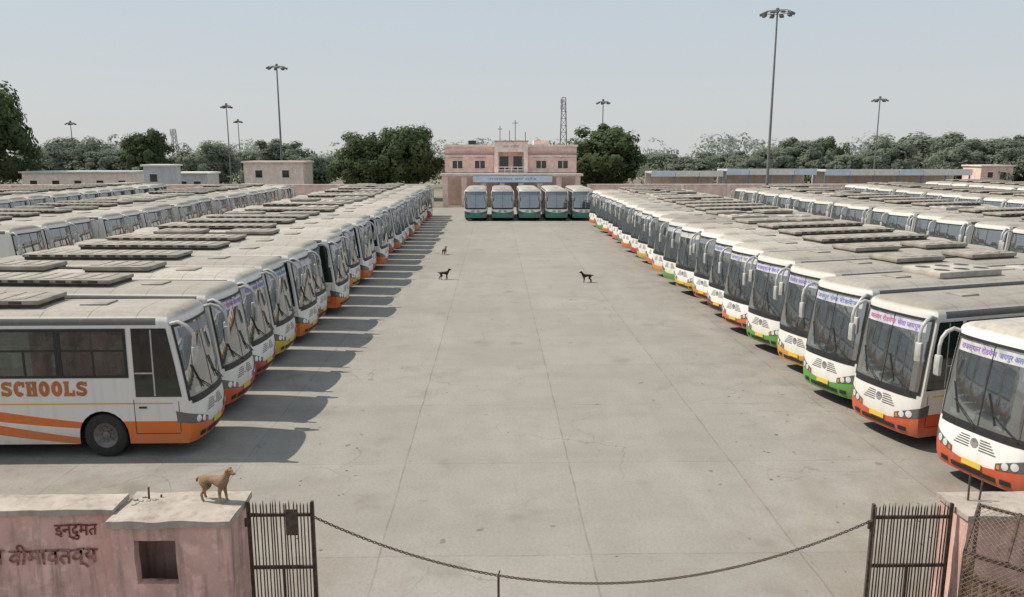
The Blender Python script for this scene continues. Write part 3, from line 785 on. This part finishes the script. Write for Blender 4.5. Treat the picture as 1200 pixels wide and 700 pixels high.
slab(tb, 'porch_tower', BP2, (-2.3, -1.75, -.8, .897, 0, 8.7), (1.75, 2.3, -.8, .897, 0, 8.7), (-1.75, 1.75, -.8, .897, 7.3, 8.7), (-1.75, 1.75, -.8, .897, 3.9, 4.5))
slab(tb, 'porch_cornice', MAR, (-2.4, 2.4, -.9, .9, 8.703, 8.82))
slab(tb, 'balcony_rail', WHT, (-1.75, 1.75, -.75, -.68, 5.2, 5.3), (-1.75, 1.75, -.75, -.68, 4.85, 4.92), (-.9, -.82, -.74, -.69, 4.5, 5.2), (0, .08, -.74, -.69, 4.5, 5.2), (.9, .98, -.74, -.69, 4.5, 5.2))
for i, x in enumerate((-7.4, -4.3, 4.2, 7.2)):
    w = slab(tb, 'window', M['dark_glass'], (x-.7, x+.7, -.03, -.003, 5.05, 6.1))
    slab(w, 'frame', BP2, (x-.80, x-.7, -.06, -.003, 4.95, 6.2), (x+.7, x+.80, -.06, -.003, 4.95, 6.2), (x-.7, x+.7, -.06, -.003, 6.1, 6.2), (x-.7, x+.7, -.06, -.003, 4.95, 5.05), (x-.04, x+.04, -.05, -.031, 5.05, 6.1))
    slab(tb, 'sunshade', BP2, (x-1.0, x+1.0, -.3, -.003, 6.3, 6.4))
for x in (-.95, .95):
    slab(tb, 'window', M['dark_glass'], (x-.6, x+.6, .85, .897, 4.9, 6.7))
slab(tb, 'verandah_roof', BP2, (-hw-.5, hw+.5, -4.0, -1.02, 4.12, 4.4))
slab(tb, 'verandah_fascia', BP2, (-hw-.5, hw+.5, -4.08, -4.003, 4.2, 4.45))
for k in range(8):
    x = -hw+.2+k*(2*hw-.4)/7
    slab(tb, 'pillar', BP, (x-.35, x+.35, -3.9, -3.46, 0, 4.12))
slab(tb, 'roof_room', BP, (3.3, 5.4, 3, 6, 8.0, 8.9)); slab(tb, 'water_tank', M['black'], (-6, -4.9, 4, 5.1, 8.0, 8.9))
mb = MB()
for x, h in ((-1.5, 10.8), (-.2, 10.2), (.6, 11.6), (2.0, 10.0)): mb.tube([(x, .3, 8.7), (x, .3, h)], .05, 6)
mb.tube([(.2, .3, 11.2), (1.0, .3, 11.2)], .04, 5); mb.tube([(-1.8, .3, 10.4), (-1.2, .3, 10.4)], .04, 5)
mb.build('aerials', RUST, tb)
link_mesh('building_lettering', text_mesh('building_lettering', '\u092c\u0938 \u0938\u094d\u091f\u0948\u0902\u0921', .45, MAR, lambda u, v: Vector((u, -.81, 8.0+v)), .0, 2.2), tb)
bn = thing('station_banner', 'wide white and blue banner hung along the front of the station verandah', 'banner', (2.4, 103.85, 3.25))
slab(bn, 'panel', PALEBLUE, (-5.3, 5.3, 0, .05, 0, .95)); slab(bn, 'border', BLUE, (-5.3, 5.3, -.02, -.003, .90, .98), (-5.3, 5.3, -.02, -.003, 0, .06))
link_mesh('banner_lettering', text_mesh('banner_lettering', '\u0930\u093e\u091c\u0938\u094d\u0925\u093e\u0928 \u092c\u0938 \u0938\u094d\u091f\u0948\u0902\u0921', .38, BLUE, lambda u, v: Vector((u, -.012, .47+v)), .0, 6.4), bn)

def wall(label, x0, x1, y, h, m=BP):
    w = thing('boundary_wall', label, 'wall', ((x0+x1)/2, y, 0)); a = (x1-x0)/2
    slab(w, 'wall_face', m, (-a, a, -.15, .15, 0, h)); slab(w, 'coping', BP2, (-a, a, -.25, .25, h+.002, h+.15))
    n = int(a*2/6)
    mb = MB()
    for k in range(n+1):
        x = -a+.2+k*(2*a-.4)/n; mb.box(x-.2, x+.2, -.32, -.152, 0, h-.01)
    mb.build('piers', BP2, w)
wall('long pink boundary wall behind the left rows of buses', -95, -8.2, 104, 2.9)
wall('long pink boundary wall behind the right rows of buses', 12.4, 120, 104, 2.9)

def house(name, label, cat, px0, px1, Y, h, m, depth=6, wins=(), roof=BP2):
    x0 = (px0-580)/900*Y; x1 = (px1-580)/900*Y; a = (x1-x0)/2
    b = thing(name, label, cat, ((x0+x1)/2, Y, 0))
    slab(b, 'wall', m, (-a, a, 0, depth, 0, h)); slab(b, 'roof', roof, (-a-.25, a+.25, -.35, depth+.25, h+.002, h+.25))
    for u in wins:
        x = -a+2*a*u
        w = slab(b, 'window', M['dark_glass'], (x-.5, x+.5, -.03, -.003, h-2.2, h-1.1)); slab(w, 'frame', WHT, (x-.6, x+.6, -.05, -.003, h-1.1, h-1.0), (x-.6, x+.6, -.05, -.003, h-2.3, h-2.2))
    return b
house('small_building', 'pink flat roofed block behind the left rows, left of the big tree pair', 'building', 292, 360, 118, 5.7, BP2, 6, (.25, .7))
house('small_building', 'long low pale building at far left beyond the boundary wall', 'building', 40, 165, 118, 4.2, BP2, 6, (.1, .3, .5, .7, .9), GREY)
house('small_building', 'low grey roofed shed between the kiosk and the pink block', 'building', 210, 250, 120, 4.0, GREY, 5, (.3, .7), WHT)
kb = house('kiosk', 'small white and grey cabin raised above the left boundary wall', 'kiosk', 178, 209, 112, 5.3, GREY, 3.5, (.35,), WHT)
house('small_building', 'small reddish house at the far right beyond the shelters', 'building', 1150, 1188, 150, 4.6, BP, 6, (.3, .7))
def shelter(label, px0, px1, Y, z0, z1, m):
    x0 = (px0-580)/900*Y; x1 = (px1-580)/900*Y; a = (x1-x0)/2
    s = thing('bus_shelter', label, 'shelter', ((x0+x1)/2, Y, 0), 0, 'shelters behind the right wall')
    slab(s, 'roof', GREY, (-a, a, .02, 5, z1-.25, z1))
    mb = MB(); n = max(2, int(2*a/3.2))
    for k in range(n):
        u0 = -a+2*a*k/n; mb.box(u0+.03, u0+2*a/n-.03, -.06, 0, z0, z1+.1, 1 if k % 3 else 0)
    mb.build('fascia', [m, WHT], s)
    for k in range(n+1):
        x = -a+.15+k*(2*a-.3)/n; slab(s, 'post', BLUE, (x-.08, x+.08, .3, .46, 0, z1-.25))
    slab(s, 'back_wall', BP2, (-a, a, 4.6, 4.8, 0, z1-.25))
shelter('pale fascia bus shelter nearest the station building', 762, 846, 112, 3.8, 4.5, PALEBLUE)
shelter('pale blue fascia bus shelter behind the tallest mast', 850, 956, 113, 4.0, 4.8, PALEBLUE)
shelter('long pale shelter at the right end of the boundary wall', 966, 1140, 114, 3.9, 4.7, PALEBLUE)

# ------------------------------------------------------------------ masts and towers
STEEL = simple('galvanised_pole', (.14, .14, .14), .6, .15, 2); LAMPM = simple('floodlight_shell', (.12, .12, .12), .5)
def mast(label, px, Y, H, lamps=8, r=.16, ring=1.5):
    X = (px-580)/900*Y
    t = thing('light_mast', label, 'light mast', (X, Y, 0), 0, 'floodlight masts around the yard')
    mb = MB(); mb.tube([(0, 0, 0), (0, 0, H*.5), (0, 0, H)], [r, r*.75, r*.5], 10); mb.build('pole', STEEL, t, 60)
    mb = MB(); mb.tube([(ring*math.cos(2*math.pi*k/16), ring*math.sin(2*math.pi*k/16), H-.1) for k in range(17)], .05, 6, cap=False)
    for k in range(4):
        a = k*math.pi/2; mb.tube([(0, 0, H), (ring*math.cos(a), ring*math.sin(a), H-.1)], .045, 5)
    mb.tube([(0, 0, H-.2), (0, 0, H+.35)], .2, 8)
    mb.build('lamp_ring', STEEL, t)
    for k in range(lamps):
        a = 2*math.pi*(k+.5)/lamps
        Mx = Matrix.Translation((ring*1.08*math.cos(a), ring*1.08*math.sin(a), H-.28)) @ Matrix.Rotation(a, 4, 'Z') @ Matrix.Rotation(R(25), 4, 'Y')
        mb = MB(); mb.box(-.14, .34, -.26, .26, -.12, .13, 0, .04, Mx); mb.build('floodlight', LAMPM, t)
    mb = MB(); mb.box(-.35, .35, -.35, .35, 0, .25, 0, .03); mb.build('base', CAP, t)
mast('tallest floodlight mast among the right hand buses', 898, 97, 24, 10, .19, 1.6)
mast('tall floodlight mast behind the left rows, beside the small pink block', 336, 132, 21.2, 8, .2, 1.3)
mast('floodlight mast beside the tree right of the station building', 704, 140, 16.2, 6, .15, .9)
mast('floodlight mast standing above the right end shelters', 1023, 128, 15.9, 6, .15, .9)
mast('slim floodlight mast left of the small pink block, the taller of two', 277, 140, 15.4, 4, .14, .7)
mast('slim floodlight mast left of the small pink block, the shorter of two', 289, 180, 14.4, 4, .14, .7)
mast('slim floodlight mast near the big dark tree at far left', 101, 165, 13.4, 4, .14, .7)
def tower(label, px, Y, H, w0, w1):
    t = thing('lattice_tower', label, 'tower', ((px-580)/900*Y, Y, 0))
    mb = MB(); n = 12
    def cn(k, i):
        w = w0+(w1-w0)*k/n; return Vector(((-1, 1, 1, -1)[i % 4]*w, (-1, -1, 1, 1)[i % 4]*w, H*k/n))
    for i in range(4): mb.tube([cn(k, i) for k in range(n+1)], .08, 4)
    mb.build('legs', STEEL, t)
    mb = MB()
    for k in range(n):
        for i in range(4): mb.tube([cn(k, i), cn(k+1, i+1)], .05, 4); mb.tube([cn(k+1, i), cn(k+1, i+1)], .04, 4)
    mb.build('braces', STEEL, t)
    mb = MB()
    for z in (.86, .93):
        for i in range(3): mb.box(-w1-.5+i*.55, -w1-.2+i*.55, -w1-.3, -w1-.05, H*z, H*z+1.1, 0, .03)
    mb.build('antennas', WHT, t)
tower('grey lattice telecom tower rising behind the station building', 659, 200, 21.0, 1.1, .45)
tower('short lattice tower among the hazy trees at left', 216, 230, 14.0, 1.0, .4)

# ------------------------------------------------------------------ trees
def leaf_mat(name, dark, light, sc=2.2):
    g = G(name); co = g.coord(); n = g.noise(co, sc, 4, .6); n2 = g.noise(co, sc*4.5, 2)
    oi = g.nt.nodes.new('ShaderNodeObjectInfo')
    c = g.mix(g.rng(n, .35, .68), dark, light); c = g.mix(g.math('MULTIPLY', g.rng(n2, .4, .7), .25), c, tuple(min(1, k*1.2) for k in light))
    c = g.mix(g.math('MULTIPLY', oi.outputs['Random'], .3), c, tuple(k*.75 for k in dark))
    g.set(Base_Color=c, Roughness=1.); g.b.inputs['Specular IOR Level'].default_value = .05
    nt = g.nt; tl = nt.nodes.new('ShaderNodeBsdfTranslucent'); nt.links.new(c, tl.inputs[0]); mx = nt.nodes.new('ShaderNodeMixShader'); mx.inputs[0].default_value = .42
    nt.links.new(g.b.outputs[0], mx.inputs[1]); nt.links.new(tl.outputs[0], mx.inputs[2]); nt.links.new(mx.outputs[0], g.out.inputs[0])
    return g.m
LEAF = [leaf_mat('foliage_near', (.084, .112, .056), (.132, .168, .084)), leaf_mat('foliage_mid', (.185, .215, .165), (.22, .252, .188)), leaf_mat('foliage_far', (.30, .33, .305), (.335, .365, .33), .08)]  # mid and far greens are paled to paint in distance haze
LEAF.append(leaf_mat('foliage_scrub', (.18, .21, .155), (.22, .25, .182), .12))  # scrub green is paled too, with haze painted into it
BARK = simple('bark', (.10, .08, .06), .95, .3, 3)
def leaf(mb, p, nrm, s, rnd, asp=.7):
    u = nrm.orthogonal().normalized(); w = nrm.cross(u); a = rnd.uniform(0, 6.28); u, w = u*math.cos(a)+w*math.sin(a), w*math.cos(a)-u*math.sin(a)
    mb.add([p-u*s, p-w*s*asp, p+u*s, p+w*s*asp], [(0, 1, 2, 3)])
def crown_mesh(seed, n_clump=120, per=165, lf=.042):
    rnd = random.Random(seed); mb = MB()
    for c in range(n_clump):
        while True:
            d = Vector((rnd.uniform(-1, 1), rnd.uniform(-1, 1), rnd.uniform(-1, 1)))
            if .05 < d.length < 1: break
        d.normalize(); rr = rnd.random()**.42*(.86+.42*noise.noise(d*1.5+Vector((seed*3.1, 0, 0))))
        cen = d*rr; cr = rnd.uniform(.14, .27)
        if cen.z < -.3: cen.x *= .85; cen.y *= .85
        for k in range(per):
            o = Vector((rnd.gauss(0, 1), rnd.gauss(0, 1), rnd.gauss(0, .8))).normalized()*cr*rnd.random()**.3
            nrm = (o.normalized()*1.3+d*.8+Vector((rnd.uniform(-1, 1), rnd.uniform(-1, 1), rnd.uniform(-.4, .9)))*.45).normalized()
            leaf(mb, cen+o, nrm, lf*rnd.uniform(.6, 1.25), rnd)
    return mb
def trunk_mb(seed):
    rnd = random.Random(seed); mb = MB()
    mb.tube([(0, 0, 0), (.01, .0, .25), (-.01, .01, .5), (.02, 0, .8)], [.035, .028, .022, .010], 8)
    for k in range(5):
        a = k*1.26+rnd.uniform(-.3, .3); z = .3+.07*k
        mb.tube([(0, 0, z), (.12*math.cos(a), .12*math.sin(a), z+.14), (.26*math.cos(a), .26*math.sin(a), z+.26)], [.018, .012, .004], 6)
    return mb
CR = []
for q in range(2):
    CR.append([])
    for s in (1, 2, 3, 4):
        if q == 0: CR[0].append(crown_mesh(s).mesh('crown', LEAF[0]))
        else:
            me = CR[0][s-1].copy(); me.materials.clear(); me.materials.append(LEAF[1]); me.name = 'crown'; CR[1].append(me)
TR = [trunk_mb(s).mesh('trunk', BARK, 60) for s in (1, 2)]
ti = [0]
def tree(label, px, top, wpx, Y, q, low=.12, group=None):
    X = (px-580)/900*Y; H = 7.1+(180-top)*Y/900; w = wpx*Y/900/2
    t = thing('tree', label, 'tree', (X, Y, 0), random.uniform(0, 6.28), group)
    i = ti[0]; ti[0] += 1
    tr = link_mesh('trunk', TR[i % 2], t); tr.scale = (H*.8, H*.8, H*.9)
    c = link_mesh('crown', CR[q][i % 4], t); hz = H*(1-low)/2
    c.scale = (w*1.02, w*1.02, hz*1.0); c.location = (0, 0, H-hz)
    return t
tree('big dark tree at the left edge of the picture', 8, 92, 106, 122, 0, .04)
tree('dark rounded tree left of the station building, the lower of a pair', 428, 155, 84, 124, 0, .03)
tree('dark rounded tree next to the station building, the taller of a pair', 480, 139, 88, 122, 0, .03)
tree('broad dark tree just right of the station building', 705, 142, 108, 130, 0, .03)
bg = [(70, 164, 60), (110, 162, 64), (148, 170, 60), (187, 150, 50), (224, 178, 50), (254, 165, 54), (302, 172, 52), (334, 160, 64), (368, 177, 50), (545, 170, 46),
      (770, 174, 50), (806, 180, 50), (842, 176, 54), (876, 180, 46), (903, 167, 50), (928, 158, 56), (950, 172, 44), (968, 160, 36), (1000, 176, 50), (1036, 159, 54), (1078, 150, 92), (1122, 164, 56), (1158, 158, 66), (1192, 155, 64)]
for k, (px, top, w) in enumerate(bg):
    lab = (f'hazy tree beyond the left boundary wall, {ORD[k]} from the left' if k < 9 else 'hazy tree peeking over the left end of the station building' if k == 9 else f'hazy tree beyond the right boundary wall, {ORD[k-10]} from the station building')
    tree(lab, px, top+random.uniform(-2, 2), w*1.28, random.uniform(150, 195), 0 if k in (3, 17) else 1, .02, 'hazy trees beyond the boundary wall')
def wood(name, label, n, xr, y0, y1, h0, h1, r0, r1, per, lf, m, seed):
    # rounded clumps of leaves, tall and low, merging into one mass
    mb = MB(); rnd = random.Random(seed)
    for k in range(n):
        x = rnd.uniform(*xr); y = rnd.uniform(y0, y1); r = rnd.uniform(r0, r1)
        top = h0+(h1-h0)*(.5+.9*noise.noise(Vector((x*.05, 1.7, seed)))+.3*rnd.uniform(-1, 1)); cen = Vector((x, y, max(.3*r, (top-r)*rnd.random()**.5)))
        for j in range(per):
            o = Vector((rnd.gauss(0, 1), rnd.gauss(0, 1), rnd.gauss(0, 1))).normalized()
            if o.y > .5 or o.z < -.6: continue
            p = cen+o*r*rnd.uniform(.75, 1.05)
            if p.z < .1: continue
            leaf(mb, p, (o+Vector((rnd.uniform(-1, 1), rnd.uniform(-1, 1), rnd.uniform(-1, 1)))*.3).normalized(), lf*rnd.uniform(.7, 1.3), rnd)
    tag(mb.build(name, m), label, 'trees', None, 'stuff')
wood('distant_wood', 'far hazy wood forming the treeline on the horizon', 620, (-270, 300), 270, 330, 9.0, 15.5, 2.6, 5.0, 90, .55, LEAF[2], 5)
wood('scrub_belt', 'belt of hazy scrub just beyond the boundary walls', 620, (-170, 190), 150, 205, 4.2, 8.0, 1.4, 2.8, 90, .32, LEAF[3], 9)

# ------------------------------------------------------------------ litter
PAPER = simple('litter_scraps', (.24, .20, .15), .9, .6, 3)
mb = MB(); rnd = random.Random(11)
for k in range(190):
    if rnd.random() < .75: x, y = rnd.choice((-1, 1))*rnd.uniform(4.5, 7.6)+1.3, rnd.uniform(11, 40)
    else: x, y = rnd.uniform(-5, 8), rnd.uniform(10, 60)
    s = rnd.uniform(.01, .04); a = rnd.uniform(0, 6.28)
    pts = []
    for j in range(5):
        b = a+j*1.2566+rnd.uniform(-.3, .3); pts.append((x+s*math.cos(b)*rnd.uniform(.6, 1.3), y+s*math.sin(b), .006+rnd.uniform(0, .015)))
    mb.add(pts, [(0, 1, 2, 3, 4)])
tag(mb.build('litter', PAPER), 'scattered paper scraps and leaves on the concrete', 'litter', None, 'stuff')

# ------------------------------------------------------------------ light, sky, camera
dirv = Vector((2.4, -.38, -3.15)).normalized()
sun = bpy.data.lights.new('sun', 'SUN'); sun.energy = 5.0; sun.angle = R(.5); sun.color = (1, .93, .82)
so = bpy.data.objects.new('sun', sun); C.objects.link(so); so.rotation_euler = dirv.to_track_quat('-Z', 'Y').to_euler(); so.location = (-30, 10, 40)
W = bpy.data.worlds.new('World'); SC.world = W; W.use_nodes = True; nt = W.node_tree
bgn = nt.nodes['Background']; bgn.inputs[1].default_value = .092
sky = nt.nodes.new('ShaderNodeTexSky'); sky.sky_type = 'NISHITA'; sky.sun_disc = False
sky.sun_elevation = math.asin(-dirv.z); sky.sun_rotation = math.atan2(-dirv.x, -dirv.y); sky.dust_density = 2; sky.air_density = 1.2
tc = nt.nodes.new('ShaderNodeTexCoord'); sp = nt.nodes.new('ShaderNodeSeparateXYZ'); nt.links.new(tc.outputs['Generated'], sp.inputs[0])
mr = nt.nodes.new('ShaderNodeMapRange'); nt.links.new(sp.outputs[2], mr.inputs[0]); mr.inputs[1].default_value = 0; mr.inputs[2].default_value = .25
hz = nt.nodes.new('ShaderNodeMix'); hz.data_type = 'RGBA'; nt.links.new(mr.outputs[0], hz.inputs[0])
hz.inputs[6].default_value = (7.3, 7.4, 7.35, 1); hz.inputs[7].default_value = (5.9, 6.95, 7.95, 1)
mx = nt.nodes.new('ShaderNodeMix'); mx.data_type = 'RGBA'; mx.inputs[0].default_value = .88
nt.links.new(sky.outputs[0], mx.inputs[6]); nt.links.new(hz.outputs[2], mx.inputs[7]); nt.links.new(mx.outputs[2], bgn.inputs[0])
SC.view_settings.view_transform = 'Standard'; SC.view_settings.look = 'None'; SC.view_settings.exposure = 0
cam = bpy.data.cameras.new('camera'); cam.lens = 27; cam.sensor_width = 36; cam.clip_end = 3000; cam.clip_start = .1
co = bpy.data.objects.new('camera', cam); C.objects.link(co); co.location = (0, 0, 7.1); co.rotation_euler = (R(90-10.7), 0, R(-1.27)); SC.camera = co
